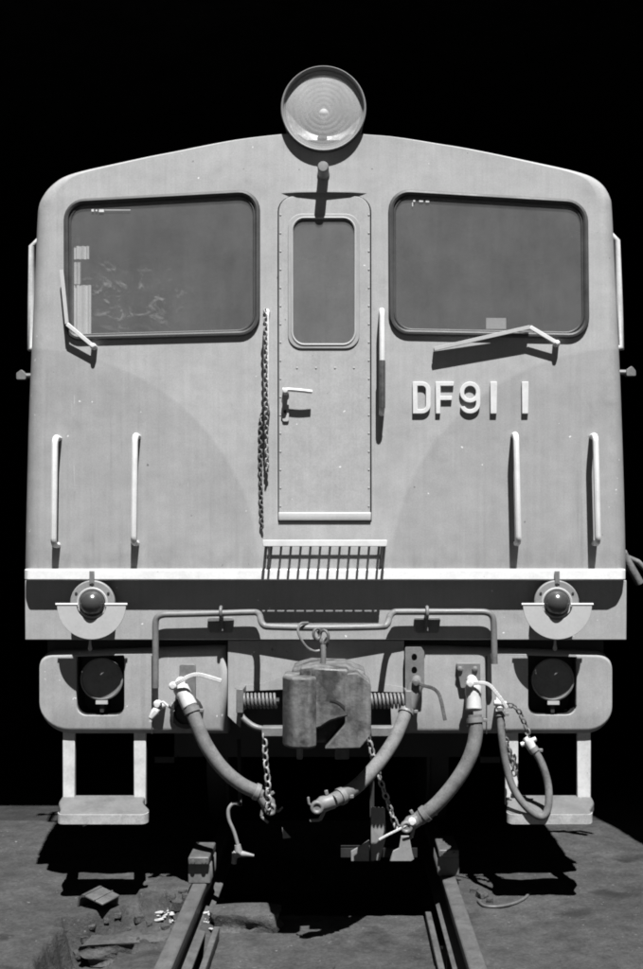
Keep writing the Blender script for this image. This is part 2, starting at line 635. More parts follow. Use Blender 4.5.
RX = .566
rail(-RX, 'worn steel rail below the left chock and left hose')
rail(RX, 'worn steel rail below the right chock, beside the smooth ground')
for s, lab in ((-1, 'narrow steel guard strip along the inside of the left rail'), (1, 'narrow steel guard strip along the inside of the right rail')):
    mb = MB()
    mb.box((s * (RX - .118), -2.5, -.30), (s * (RX - .092), .0, -.115))
    mb.box((s * (RX - .092), -2.5, -.30), (s * (RX - .06), .0, -.28))
    tag(mb.build('guard_strip', M['rail'], None, 30, .003), lab, 'guard rail', 'flangeway guard strips')

# ------------------------------------------------------------------ the locomotive
loco = bpy.data.objects.new('locomotive', None)
COL.objects.link(loco)
tag(loco, 'grey diesel locomotive facing the camera at the shed door', 'locomotive')

# --- body shell
outl = [(24, 572), (25.5, 500), (27.5, 420), (30, 357), (33, 290), (36, 225), (37.5, 207), (41.5, 197), (49, 187.5), (60, 179.5), (77, 174), (105, 167.8),
        (142, 160), (170, 154.8), (198, 149.3), (226, 144.2), (250, 140.8), (276, 138), (287, 137), *[(323.5 + 39.5 * math.cos(R(a)), 107.8 + 39.5 * math.sin(R(a))) for a in (131, 120, 105, 90, 75, 60, 49)], (360, 137), (368, 137.8), (392, 139.6), (416, 142.8), (440, 146.6), (465, 150.4), (489, 154.8),
        (513, 159.6), (537, 164.6), (561, 169.6), (580, 174), (595, 179), (605, 186.5), (611, 197), (613.3, 212), (617, 290), (620.5, 357), (623, 420), (625.5, 500), (627, 572)]
dense = []
for a, b in zip(outl, outl[1:]):
    dense.append(a)
full = [xz(px, py, .07) for px, py in outl]
# smooth the outline a little
fl = [full[0]] + [(p.x, p.y) for p in [v.to_2d() for v in catmull([(x, z, 0) for x, z in full], 3)][1:-1]] + [full[-1]]
full = fl
ztop = at(300, 134.5, .07).z
xl_, xr_ = at(284, 136, .07).x, at(363, 136, .07).x
full_back = [(x, max(z, ztop) if xl_ < x < xr_ and z > 2.9 else z) for x, z in full]
z0 = full[0][1]
win_l = round_poly([xz(66.5, 202.5), xz(257.5, 192), xz(257.5, 333.5), xz(67, 338.5)], [.085, .08, .08, .06], 7)
win_r = round_poly([xz(391, 191.5), xz(585, 203), xz(586.5, 336.5), xz(391.5, 332.5)], [.08, .09, .08, .08], 7)


def inset(poly, d):
    cx = sum(p[0] for p in poly) / len(poly); cz = sum(p[1] for p in poly) / len(poly)
    w = max(abs(p[0] - cx) for p in poly); h = max(abs(p[1] - cz) for p in poly)
    return [(cx + (x - cx) * (1 - d / w), cz + (z - cz) * (1 - d / h)) for x, z in poly]


door_win = round_poly([xz(288, 214), xz(359.5, 214), xz(359.5, 349), xz(288, 349)], .062, 7)
door_open = round_poly([xz(277.5, 196), xz(371.3, 196), xz(371.8, 522), xz(277.3, 522)], [.07, .07, 0, 0], 6)

mb = MB()
bm = mb.bm
AXI, AZI, RY = .065, .006, .11
loops = []
for k in range(9):
    th = math.pi / 2 * k / 8
    fx = 1 - AXI * (1 - math.sin(th)); fz = 1 - AZI * (1 - math.sin(th))
    y = RY * (1 - math.cos(th))
    loops.append([bm.verts.new((x * fx, y, z0 + (z - z0) * fz)) for x, z in full])
loops.append([bm.verts.new((x, .20, z)) for x, z in full])
loops.append([bm.verts.new((x, .21, z)) for x, z in full_back])
loops.append([bm.verts.new((x, 9.0, z)) for x, z in full_back])
N = len(full)
for a, b in zip(loops, loops[1:]):
    for i in range(N - 1):
        bm.faces.new((a[i], a[i + 1], b[i + 1], b[i]))
edges = []
inner = loops[0]
for i in range(N - 1):
    edges.append(bm.edges.get((inner[i], inner[i + 1])))
edges.append(bm.edges.new((inner[-1], inner[0])))
for L in (inset(win_l, .008), inset(win_r, .008), door_open):
    f = [bm.verts.new((x, 0, z)) for x, z in L]
    g = [bm.verts.new((x, .045, z)) for x, z in L]
    for i in range(len(f)):
        edges.append(bm.edges.new((f[i], f[(i + 1) % len(f)])))
        bm.faces.new((f[i], f[(i + 1) % len(f)], g[(i + 1) % len(f)], g[i]))
r_ = bmesh.ops.triangle_fill(bm, use_beauty=True, edges=edges)
capf = [e for e in r_['geom'] if isinstance(e, bmesh.types.BMFace)]
for f in bm.faces: f.smooth = True
for f in capf: f.smooth = False
bm.faces.new(loops[-1])
bmesh.ops.recalc_face_normals(bm, faces=bm.faces[:])
me = bpy.data.meshes.new('body'); bm.to_mesh(me); bm.free()
me.materials.append(M['body'])
body = bpy.data.objects.new('body', me); COL.objects.link(body); body.parent = loco
tag(body, 'grey cab front with darker rounded lower corner panels')

# cab interior
mb = MB()
mb.box((-1.24, 1.5, 1.45), (1.24, 1.54, 3.2))
mb.build('cab_bulkhead', M['cab'], loco)
MB().box((-1.25, .05, 1.42), (1.25, 1.5, 1.46)).build('cab_floor', M['cab'], loco)
mb = MB().prism([(.06, 1.5), (.06, 2.36), (.30, 2.40), (.44, 2.30), (.44, 1.5)], -1.15, -.30, 'X')
desk = mb.build('control_desk', M['cab'], loco, 30, .02)
mb = MB().prism([(.06, 1.5), (.06, 2.36), (.30, 2.40), (.44, 2.30), (.44, 1.5)], .32, 1.15, 'X')
mb.build('control_desk', M['cab'], loco, 30, .02)
# white curtain pieces just behind the left pane, in the sun
for (a, b, c, d) in ((74, 246, 89, 259), (74, 262, 80.5, 284), (74, 285, 91, 336)):
    p, q = at(a, b, .06), at(c, d, .06)
    mb = MB()
    n = 10
    front = [(p.x + (q.x - p.x) * k / n, .06 + .006 * math.sin(k * 1.9)) for k in range(n + 1)]
    back = [(x, y + .004) for x, y in front[::-1]]
    mb.prism(front + back, q.z, p.z, 'Z')
    mb.build('curtain', M['cream'], loco)
p, q = at(486, 318, .03), at(506, 329, .03)
pl = MB().box((p.x, .026, p.z), (q.x, .030, q.z))
pl.build('notice_plate', M['disc'], loco)


# --- windows
def window(poly, lab, gm='glass'):
    P = [Vector((x, -.004, z)) for x, z in poly]
    mb = MB().tube(P, .0125, 8, closed=True)
    mb.tube([Vector((x, .001, z)) for x, z in inset(poly, .015)], .0065, 8, closed=True)
    g = mb.build('window', M['rubber'], loco)
    tag(g, lab)
    pn = MB().prism(inset(poly, .012), -.001, .004).build('pane', M[gm], g)
    return g


WINS = []
WINS.append(window(win_l, 'large left windscreen in black rubber surround', 'glass_glints'))
WINS.append(window(win_r, 'large right windscreen in black rubber surround'))

for k, (u0, u1, v, h) in enumerate(((92, 94.5, 211, 2.2), (96, 98, 211, 1.6), (99.5, 104.5, 211.3, 2.6), (105, 131, 210.6, .6), (413, 415, 201.5, 1.6), (419, 423, 201.5, 2), (425.5, 429, 201.8, 2.2), (412, 412.8, 205, 4))):
    p, q = at(u0, v - h / 2, .01), at(u1, v + h / 2, .01)
    MB().box((p.x, -.0018, q.z), (q.x, -.0012, p.z)).build('etched_mark', M['letter'], WINS[0 if k < 4 else 1])

# --- door
door = MB().prism(inset(door_open, .006), -.004, .03, holes=[inset(door_win, .010)]).build('door', M['body'], loco, 30, .0025)
tag(door, 'narrow riveted centre door with small window')
MB().prism(door_win, -.0095, -.0035, holes=[inset(door_win, .016)]).build('window_frame', M['paint'], door, 30, .0035, 3)
MB().tube([Vector((x, -.008, z)) for x, z in inset(door_win, .0185)], .0052, 8, closed=True).build('window_bead', M['disc'], door)
MB().prism(inset(door_win, .012), -.0045, .000).build('pane', M['door_glass'], door)
# bottom rail
a, b = at(278.5, 512, -.01), at(371, 521, -.01)
MB().prism([(-.004, b.z), (-.010, b.z + .003), (-.013, b.z + .020), (-.010, a.z - .004), (-.004, a.z)], a.x, b.x, 'X').build('kick_rail', M['disc'], door, 30, .002)
# rivets
riv = [(280.5, 215 + 18.2 * i) for i in range(17)] + [(368.8, 215 + 18.2 * i) for i in range(17)] + [(297 + 19 * i, 368) for i in range(4)]
rv = None
for px, py in riv:
    c = at(px, py)
    if rv is None:
        rv = MB().lathe((0, 0, 0), [(.005, 0), (.0042, -.0016), (.002, -.0024), (0, -.0027)], 8).build('rivet', M['paint'], door)
        o = rv
    else:
        o = rv.copy(); COL.objects.link(o); o.parent = door
    o.location = (c.x, -.004, c.z)
# handle and lock
p, q = at(282.5, 391), at(289, 422)
lk = MB().prism(round_poly([(p.x, p.z), (q.x, p.z), (q.x, q.z), (p.x, q.z)], .008, 4), -.012, -.004).build('lock_plate', M['disc'], door, 30, .002)
c = at(285.5, 412)
MB().lathe((c.x, -.013, c.z), [(.008, .002), (.008, -.004), (.004, -.004), (.004, .001), (0, .001)], 14).build('keyhole', M['black'], door)
c = at(286, 392)
mb = MB().lathe((c.x, -.012, c.z), [(.016, 0), (.016, -.012), (.011, -.016), (.011, -.052), (0, -.054)], 16)
mb.tube(catmull([(c.x - .012, -.048, c.z + .004), (c.x + .02, -.05, c.z + .003), (c.x + .07, -.05, c.z - .001), (c.x + .118, -.046, c.z - .006)], 4), .0085, 8)
mb.build('handle', M['rail_white'], door)


# --- vertical handrails
def vrail(x0, y0, x1, y1, so=.072, r=.0135, m='rail_white', dark_span=None):
    a, b = at(x0, y0, -so), at(x1, y1, -so)
    rr = .03
    d = (b - a).normalized()
    path = [Vector((a.x, .01, a.z)), Vector((a.x, -so + rr, a.z))]
    for k in range(1, 5):
        t = math.pi / 2 * k / 4
        path.append(Vector((a.x, -so + rr - rr * math.sin(t), a.z)) + d * rr * (1 - math.cos(t)))
    q = [Vector((b.x, .01, b.z)), Vector((b.x, -so + rr, b.z))]
    for k in range(1, 5):
        t = math.pi / 2 * k / 4
        q.append(Vector((b.x, -so + rr - rr * math.sin(t), b.z)) - d * rr * (1 - math.cos(t)))
    path += q[::-1]
    mb = MB().tube(path, r, 10)
    o = mb.build('handrail', M[m], loco)
    if dark_span:
        g0, g1 = a + (b - a) * dark_span[0], a + (b - a) * dark_span[1]
        MB().tube([g0, g1], r + .0025, 10).build('dark_span', M['dark_span'], o)  # slightly thicker, darker stretch of the bar
    return o


vrail(55, 437, 53.5, 545); vrail(135, 435, 133.5, 543)
vrail(516, 434, 518.5, 543); vrail(595.5, 435, 598, 543)
vrail(266.5, 310, 266.5, 410, .06, .0125)
vrail(382, 309, 382, 412, .06, .0125, dark_span=(.5, .96))


# --- chains
def chain(pts, link, wire, m, name='chain', parent=None):
    path = catmull(pts, 12)
    L = [0]
    for a, b in zip(path, path[1:]): L.append(L[-1] + (b - a).length)
    step = link - wire * 2.6
    n = int(L[-1] / step)
    mb = MB()
    j = 0
    for i in range(n + 1):
        s = i * step
        while j < len(L) - 2 and L[j + 1] < s: j += 1
        t = (s - L[j]) / max(1e-6, L[j + 1] - L[j])
        c = path[j].lerp(path[j + 1], min(1, t))
        d = (path[j + 1] - path[j]).normalized()
        u = Vector((0, 1, 0)).cross(d)
        if u.length < .1: u = Vector((1, 0, 0))
        u.normalize(); w = d.cross(u)
        ang = (R(35) if i % 2 else R(125)) + random.uniform(-.25, .25)
        side = u * math.cos(ang) + w * math.sin(ang)
        hw, hl = link * .30, link * .5 - wire
        ring = []
        for k in range(10):
            th = 2 * math.pi * k / 10
            e = (1 if math.sin(th) > 0 else -1) * (hl - hw) if abs(math.sin(th)) > .05 else 0
            ring.append(c + side * (hw * math.cos(th)) + d * (hw * math.sin(th) + e))
        mb.tube(ring, wire, 5, closed=True)
    o = mb.build(name, m, parent or loco)
    o['kind'] = 'part'
    del o['kind']
    return o


chain([at(265, 311, -.075), at(265.5, 345, -.082), at(266, 400, -.08), at(266.5, 440, -.05), at(267, 473, -.03)], .030, .0036, M['chain'])
chain([at(264, 411, -.03), at(260.5, 424, -.018), at(260.5, 480, -.014), at(262, 530, -.014)], .030, .0036, M['darkchain'])
chain([at(264.5, 736, -.14), at(265.5, 760, -.15), at(268, 785, -.15), at(268.5, 812, -.15)], .042, .0044, M['chain'])
chain([at(369, 738, -.14), at(372, 752, -.14), at(379, 776, -.13), at(387, 800, -.1), at(397, 830, -.06)], .042, .0044, M['chain'])

# --- nub and drip strip above the door, headlight
c = at(323.5, 174)
MB().lathe((c.x, 0, c.z), [(.028, .002), (.028, -.006), (.0245, -.01), (.0245, -.096), (.021, -.104), (0, -.106)], 18).build('whistle', M['lamp_face'], loco)
a, b = at(281, 192.5), at(367, 192.5)
mid = (a.x + b.x) / 2
poly = [(a.x, 0), (mid - .12, -.014), (mid, -.020), (mid + .12, -.014), (b.x, 0)]
mb = MB().prism(poly, a.z - .003, a.z + .003, 'Z')
mb.build('drip_strip', M['body'], loco)

hc = at(323.5, 107.8, -.03)
mb = MB().lathe((hc.x, .011, hc.z), [(0, .16), (.12, .15), (.181, .10), (.182, .02), (.187, -.005), (.1885, -.030), (.1885, -.036), (.1865, -.036)], 56, cap=False)
hl = mb.build('headlight', M['black'], loco, 40)
tag(hl, 'large round headlight on the roof line')
MB().lathe((hc.x, .011, hc.z), [(.1890, -.030), (.1895, -.038), (.186, -.042), (.182, -.040), (.178, -.030), (.1775, -.022), (.174, -.022), (.167, -.002), (.164, .004)], 56, cap=False).build('rim', M['lamp_face'], hl, 25)
prof = [(.164 * k / 10, .11 - .108 * (k / 10) ** 2) for k in range(0, 11)]
MB().lathe((hc.x, .011, hc.z), prof, 48, cap=False).build('reflector', M['mirror'], hl, 60)
prof = [(.171 * k / 24, -.036 + .020 * (k / 24) ** 2 - (.0012 if k % 3 == 0 else 0)) for k in range(0, 25)]
MB().lathe((hc.x, .011, hc.z), prof, 64, cap=False).build('lens', M['lens'], hl, 60)
MB().lathe((hc.x, .011, hc.z), [(0, .0), (.018, .008), (.024, .03), (.02, .05), (.014, .06), (.014, .11)], 18).build('bulb', M['white'], hl, 60)
# mounting collar on roof
MB().box((hc.x - .09, .03, hc.z - .26), (hc.x + .09, .22, hc.z - .12)).build('headlight_bracket', M['black'], loco)


# --- wipers
def wiper(piv, elbow, tip, label):
    a, b, c = at(*piv, -.03), at(*elbow, -.045), at(*tip, -.035)
    mb = MB().bar(a, b, .018, .010)
    mb.bar(a + Vector((.012, .004, -.010)), b + Vector((.012, .004, -.010)), .006, .006)
    mb.lathe((a.x, 0, a.z), [(.014, .001), (.014, -.03), (.009, -.042), (0, -.044)], 12)
    o = mb.build('wiper', M['rail_white'], loco, 30, .002)
    MB().bar(b, c, .017, .008).build('blade', M['disc'], o, 30, .001)
    MB().bar(b + Vector((0, .014, 0)), c + Vector((0, .020, 0)), .008, .022).build('squeegee', M['rubber'], o)
    tag(o, label)


wiper((93, 346), (67, 324), (61.5, 270), 'cranked wiper parked upright at the left windscreen corner')
wiper((557, 343), (530, 327), (434, 349), 'wiper lying under the right windscreen')

# --- lettering
S = at(0, 382).z - at(0, 414).z
def glyph(kind, x0, x1, label):
    p, q = at(x0, 382), at(x1, 414)
    w, h = q.x - p.x, p.z - q.z
    T = .0215
    X = lambda u: p.x + u * w
    Zf = lambda v: q.z + v * h
    mb = MB()
    y0, y1 = -.014, .0
    if kind == '1':
        mb.prism([(p.x, q.z), (q.x, q.z), (q.x, p.z), (p.x, p.z)], y0, y1)
    elif kind == 'F':
        mb.prism([(p.x, q.z), (p.x + T, q.z), (p.x + T, Zf(.42)), (X(.9), Zf(.42)), (X(.9), Zf(.42) + T * .85), (p.x + T, Zf(.42) + T * .85),
                  (p.x + T, p.z - T * .9), (q.x, p.z - T * .9), (q.x, p.z), (p.x, p.z)], y0, y1)
    elif kind == 'D':
        o = round_poly([(p.x, q.z), (q.x, q.z), (q.x, p.z), (p.x, p.z)], [0, .042, .042, 0], 8)
        i = round_poly([(p.x + T, q.z + T * .9), (q.x - T, q.z + T * .9), (q.x - T, p.z - T * .9), (p.x + T, p.z - T * .9)], [0, .022, .022, 0], 6)
        mb.prism(o, y0, y1, holes=[i])
    elif kind == '9':
        cx, r = (p.x + q.x) / 2, w / 2
        czt = p.z - r * 1.05
        def circ(cx, cz, rx, rz, a0, a1, n):
            return [(cx + rx * math.cos(a0 + (a1 - a0) * k / n), cz + rz * math.sin(a0 + (a1 - a0) * k / n)) for k in range(n + 1)]
        ti = T * .9
        czb = q.z + r * .95
        outer = circ(cx, czt, r, r * 1.05, 0, math.pi, 14) + circ(cx, czt, r, r * 1.0, math.pi, 1.72 * math.pi, 10)
        # tail: down the right side, round the bottom, ending lower left
        tail_in = circ(cx, czb, r - ti, r * .95 - ti, 0, -.86 * math.pi, 10)
        tail_out = circ(cx, czb, r, r * .95, -.90 * math.pi, 0, 12)
        loop = outer + [(q.x - ti, czt - r * .55)] + tail_in + tail_out
        mb.prism(loop, y0, y1, holes=[circ(cx, czt, r - ti, r * 1.05 - ti, 0, 2 * math.pi, 18)[:-1]])
    o = mb.build('raised_' + ('letter' if kind in 'DF' else 'digit'), M['letter'], loco, 30, .002)
    tag(o, label)


glyph('D', 412.5, 430.5, 'raised pale letter D')
glyph('F', 435.5, 453.5, 'raised pale letter F')
glyph('9', 459.5, 480, 'raised pale digit 9')
glyph('1', 490, 496.5, 'raised pale digit 1')
glyph('1', 521.5, 528, 'raised pale digit 1, set apart')

# --- grating step below the door
stp = None
YG = -.127
a, b = at(263, 540, YG), at(387, 546.5, YG)
mb = MB().box((a.x, YG - .006, b.z), (b.x, YG + .008, a.z))
mb.box((a.x, YG + .008, b.z + .004), (a.x + .012, .0, a.z - .004)); mb.box((b.x - .012, YG + .008, b.z + .004), (b.x, .0, a.z - .004))
stp = mb.build('grating_step', M['letter'], loco, 30, .002)
tag(stp, 'narrow grating step under the door with worn pale edge')
for k in range(12):
    x = a.x + .03 + (b.x - a.x - .06) * k / 11
    MB().box((x - .0045, YG + .007, b.z + .003), (x + .0045, .0, a.z - .006)).build('bar', M['steel'], stp)
MB().box((a.x + .013, -.028, b.z + .0035), (b.x - .013, -.022, b.z + .010)).build('cross_bar', M['steel'], stp)
for x in (a.x + .02, b.x - .02):
    MB().prism([(-.085, b.z + .003), (0, b.z + .003), (0, b.z - .06)], x - .004, x + .004, 'X').build('bracket', M['steel'], stp)

# --- white sill
a, b = at(23, 569, -.035), at(627.5, 580.5, -.035)
pl = [(a.x + .02, -.035), (b.x - .06, -.035), (b.x - .02, -.025), (b.x, .0), (b.x + .005, .10), (a.x - .005, .10), (a.x, -.01)]
mb = MB().prism(round_poly(pl, [.02, .05, .03, .02, 0, 0, .02], 4), b.z, a.z, 'Z')
mb.build('sill', M['white'], loco, 30, .006)

# --- buffer beam and apron
YB2 = .032
a, b = at(25, 582, YB2), at(626.5, 640, YB2)
MB().box((a.x, YB2, b.z), (b.x, YB2 + .05, at(0, 580.5, -.035).z - .0005)).build('buffer_beam', M['apron'], loco, 30, .003)
YA2 = .064
def lamp_hole(x0, x1, y0, y1):
    return round_poly([xz(x0, y0, YA2), xz(x1, y0, YA2), xz(x1, y1, YA2), xz(x0, y1, YA2)], [.01, .01, .045, .045], 5)
ap1 = round_poly([xz(38.5, 652, YA2), xz(227, 645, YA2), xz(227, 735, YA2), xz(38.5, 735, YA2)], [.065, 0, 0, .14], 8)
h1 = lamp_hole(76, 124.5, 655, 716)
def apron(outl, hole, label):
    mb = MB(); bm = mb.bm
    loops = []
    for k in range(7):
        th = math.pi / 2 * k / 6
        loops.append([bm.verts.new((x, YA2 + .05 * (1 - math.cos(th)), z)) for x, z in inset(outl, .032 * (1 - math.sin(th)))])
    loops.append([bm.verts.new((x, YA2 + .17, z)) for x, z in outl])
    n = len(outl)
    for a, b in zip(loops, loops[1:]):
        for i in range(n): bm.faces.new((a[i], a[(i + 1) % n], b[(i + 1) % n], b[i])).smooth = True
    ed = [bm.edges.get((loops[0][i], loops[0][(i + 1) % n])) for i in range(n)]
    f = [bm.verts.new((x, YA2, z)) for x, z in hole]; g = [bm.verts.new((x, YA2 + .03, z)) for x, z in hole]
    for i in range(len(f)):
        ed.append(bm.edges.new((f[i], f[(i + 1) % len(f)])))
        bm.faces.new((f[i], f[(i + 1) % len(f)], g[(i + 1) % len(f)], g[i]))
    bmesh.ops.triangle_fill(bm, use_beauty=True, edges=ed)
    o = mb.build('apron', M['apron'], loco, 0)
    for p in o.data.polygons: p.use_smooth = abs(p.normal.y) < .9995 and p.area < .02
    tag(o, label)
    # black liner added so the pocket opening looks shaded
    h2 = inset(hole, .004)
    MB().prism(hole, YA2 + .031, YA2 + .165, holes=[h2]).build('pocket_shade_liner', M['black'], o)
    return o


A1 = apron(ap1, h1, 'rounded left apron plate with lamp pocket')
ap2 = round_poly([xz(405, 645, YA2), xz(613, 652, YA2), xz(613, 735, YA2), xz(405, 735, YA2)], [0, .075, .12, 0], 8)
h2 = lamp_hole(528, 577, 655, 715.5)
A2 = apron(ap2, h2, 'rounded right apron plate with lamp pocket')
for A, x in ((A1, 151.5), (A2, 486)):
    p, q = at(x, 656, YA2), at(x + 1, 734, YA2)
    MB().box((p.x, YA2 - .0015, q.z), (q.x, YA2 + .003, p.z)).build('seam', M['black'], A)
mb = MB()
for sgn, pts in ((-1, [(228, 641), (317, 641), (317, 690), (245, 690), (240, 728), (228, 716)]), (1, [(317, 641), (404, 641), (404, 722), (392, 733), (390, 690), (317, 690)])):
    mb.prism([xz(x, y, .055) for x, y in pts], .055, .085)
xm = at(317, 650, .085).x
for v in mb.bm.verts: v.co.y += .034 * max(0, 1 - abs(v.co.x - xm) / .4)
mb.build('centre_plate', M['apron'], loco, 30)
MB().box((-1.28, .15, .95), (1.28, .6, 1.415)).build('underframe', M['black'], loco)
MB().box((-1.2, .24, .80), (1.2, 8.8, 1.40)).build('underframe', M['black'], loco)
MB().box((-.40, .16, .66), (.40, .24, .95)).build('drag_box', M['black'], loco)


# --- lamps in the pockets
def pocket_lamp(px, py, label):
    c = at(px, py, .068)
    mb = MB().box((c.x - .125, .225, c.z - .17), (c.x + .125, .245, c.z + .17))
    o = mb.build('pocket', M['black'], loco)
    tag(o, label)
    MB().lathe((c.x, .068, c.z), [(.06, .157), (.085, .05), (.097, .012), (.097, .002), (.094, 0), (.089, -.001), (.087, .004), (0, .001)], 36).build('lamp', M['pocket_lamp'], o)
    MB().box((c.x - .025, .064, c.z - .112), (c.x + .028, .078, c.z - .096)).build('latch', M['disc'], o)
    MB().box((c.x - .008, .075, c.z - .15), (c.x + .008, .225, c.z - .10)).build('lamp_stay', M['black'], o)


pocket_lamp(101.5, 679.5, 'dark pocket behind the left signal disc')
pocket_lamp(553, 680, 'dark pocket behind the right signal disc')


# --- marker lamps with hinged half discs
def marker(px, py, label):
    c = at(px, py, -.05)
    mb = MB().lathe((c.x, .03, c.z + .01), [(.092, .01), (.092, -.055), (.099, -.056), (.099, -.070), (.094, -.074), (.062, -.075), (.058, -.070)], 40)
    o = mb.build('marker_lamp', M['lamp_face'], loco)
    tag(o, label)
    for k in range(6):
        th = math.pi / 6 + k * math.pi / 3
        MB().lathe((c.x + .082 * math.cos(th), -.0445, c.z + .01 + .082 * math.sin(th)), [(.006, .001), (.006, -.003), (0, -.004)], 8).build('bolt', M['black'], o)
    MB().lathe((c.x, -.040, c.z + .008), [(.058 * math.cos(R(t)), -.058 * math.sin(R(t))) for t in range(0, 91, 9)], 28).build('glass_globe', M['ball'], o, 80)
    MB().tube([Vector((c.x + .064 * math.cos(R(t)), -.045, c.z + .008 + .064 * math.sin(R(t)))) for t in range(0, 360, 12)], .006, 6, closed=True).build('guard_ring', M['disc'], o)
    r0, r1 = .066, .152
    pl = [(c.x + r1 * math.cos(R(t)), c.z + r1 * math.sin(R(t))) for t in range(180, 361, 6)] + \
         [(c.x + r0 * math.cos(R(t)), c.z + r0 * math.sin(R(t))) for t in range(360, 179, -9)]
    d = MB().prism(pl, -.062, -.057).build('half_disc', M['disc'], o, 30, .001)
    for s in (-1, 1):
        MB().tube([Vector((c.x + s * .06, -.060, c.z + .003)), Vector((c.x + s * .158, -.060, c.z + .003))], .0052, 8).build('hinge', M['white'], o)
    # top clip fixed to the sill
    e = at(px, 571, -.04)
    mb = MB().box((e.x - .011, -.046, c.z + .085), (e.x + .011, -.038, e.z))
    mb.box((e.x - .011, -.046, c.z + .085), (e.x + .011, .02, c.z + .095))
    mb.build('clip', M['steel'], o, 30, .002)
    e = at(px - 2, 647, .0)
    MB().lathe((e.x, .0, e.z + .01), [(.004, .03), (.006, .0), (.010, -.018), (.007, -.026), (0, -.028)], 10, 'Z').build('drain_plug', M['disc'], o)


marker(92, 605, 'left marker lamp with lowered pale half disc')
marker(557, 605, 'right marker lamp with lowered pale half disc')

# --- uncoupling lever
YR, YM = -.015, -.15
pts = [at(155.5, 688, YR), at(155.5, 640, YR), at(155.5, 625, YR), at(157, 618, YR), at(163, 615, YR), at(175, 614.5, YR), at(215, 613.5, YR), at(250, 612.5, YR), at(257, 613, YR - .005),
       at(260, 616, YR - .03), at(261, 621, YM + .03), at(264, 625.5, YM), at(272, 627, YM), at(322, 628, YM), at(378, 627, YM), at(386, 625.5, YM),
       at(388.5, 621, YM + .03), at(390, 616, YR - .03), at(394, 612.5, YR - .005), at(401, 612, YR), at(440, 612, YR), at(475, 612, YR), at(486, 612.5, YR), at(491.5, 615.5, YR), at(493.5, 622, YR), at(494, 640, YR), at(494.5, 664, YR)]
lev = MB().tube(catmull(pts, 3), .0145, 10).build('uncoupling_lever', M['steel'], loco, 60)
tag(lev, 'cranked uncoupling rod across the buffer beam')
for px in (221, 427):
    c = at(px, 612.5, YR)
    mb = MB().tube([Vector((c.x, c.y + .024 * math.cos(R(t)), c.z + .024 * math.sin(R(t)))) for t in range(0, 360, 24)], .008, 8, closed=True)
    mb.box((c.x - .008, c.y + .018, c.z - .085), (c.x + .008, YB2, c.z - .004))
    e = at(px, 624, YB2)
    mb.prism(round_poly([(e.x - .062, e.z + .03), (e.x + .062, e.z + .03), (e.x + .05, e.z - .04), (e.x - .05, e.z - .04)], .012, 3), YB2 - .014, YB2)
    mb.build('lever_bracket', M['steel'], loco, 30, .002)

# --- coupler
cb = MB()
def X_(px, Y): return at(px, 700, Y).x
def Z_(py, Y): return at(325, py, Y).z
cb.prism(round_poly([xz(292, 668, -.40), xz(310, 663, -.40), xz(345, 664, -.40), xz(365, 672, -.40), xz(368, 742, -.40), xz(292, 742, -.40)], .015, 3), -.43, -.16)
cb.box((-.10, -.16, .76), (.13, .35, .97))
cpl = cb.build('coupler', M['iron'], loco, 35, .014, 3)
tag(cpl, 'rusty cast knuckle coupler at the centre of the beam')
# knuckle: plan outline, rounded nose
x0, x1 = X_(282.5, -.58), X_(316, -.60)
z0k, z1k = Z_(748, -.6), Z_(677, -.6)
plan = round_poly([(x0, -.36), (x0 - .002, -.55), (x0 + .035, -.63), (x1 - .02, -.63), (x1, -.60), (x1, -.36)], [.01, .05, .04, .02, .015, .01], 5)
MB().prism(plan, z0k, z1k, 'Z').build('knuckle', M['iron'], cpl, 35, .01, 3)
# inner throat piece between knuckle and guard arm
MB().prism(round_poly([xz(312, 667, -.55), xz(348, 669, -.55), xz(349, 716, -.55), xz(340, 718, -.55), xz(330, 721, -.55), xz(321, 727, -.55), xz(312, 730, -.55)], .012, 3), -.572, -.40).build('throat', M['iron'], cpl, 35, .008)
a_, b_ = xz(330, 699, -.556), xz(345, 706, -.556)
MB().prism([(a_[0] + (b_[0] - a_[0]) * k / 6, a_[1] - (a_[1] - b_[1]) * (k / 6) ** 2.2) for k in range(7)] + [(a_[0] + (b_[0] - a_[0]) * k / 6, a_[1] - .008 - (a_[1] - b_[1]) * (k / 6) ** 2 * 1.25) for k in range(6, -1, -1)], -.5745, -.567).build('slot', M['black'], cpl)
pl = round_poly([xz(345, 674, -.56), xz(357, 673, -.56), xz(371, 683, -.56), xz(371, 735, -.56), xz(360, 748, -.56), xz(324, 749, -.56), xz(345, 724, -.56)], [.012, .02, .03, .03, .01, .004, .03], 4)
MB().prism(pl, -.57, -.36).build('guard_arm', M['iron'], cpl, 35, .012, 3)
MB().prism(round_poly([xz(300, 667, -.5), xz(320, 664, -.5), xz(340, 667, -.5), xz(345, 678, -.5), xz(300, 680, -.5)], .012, 3), -.53, -.40).build('top_lug', M['iron'], cpl, 35, .008)
c = at(323, 668, -.46)
MB().tube([c, at(323.5, 655, -.46), at(323, 645, -.45)], .011, 10).build('lock_pin', M['steel'], cpl)
for px0, px1 in ((297, 303), (335, 349)):
    p, q = at(px0, 754, -.42), at(px1, 758, -.42)
    MB().box((p.x, -.46, q.z), (q.x, -.42, p.z + .03)).build('lug', M['iron'], cpl, 30, .004)
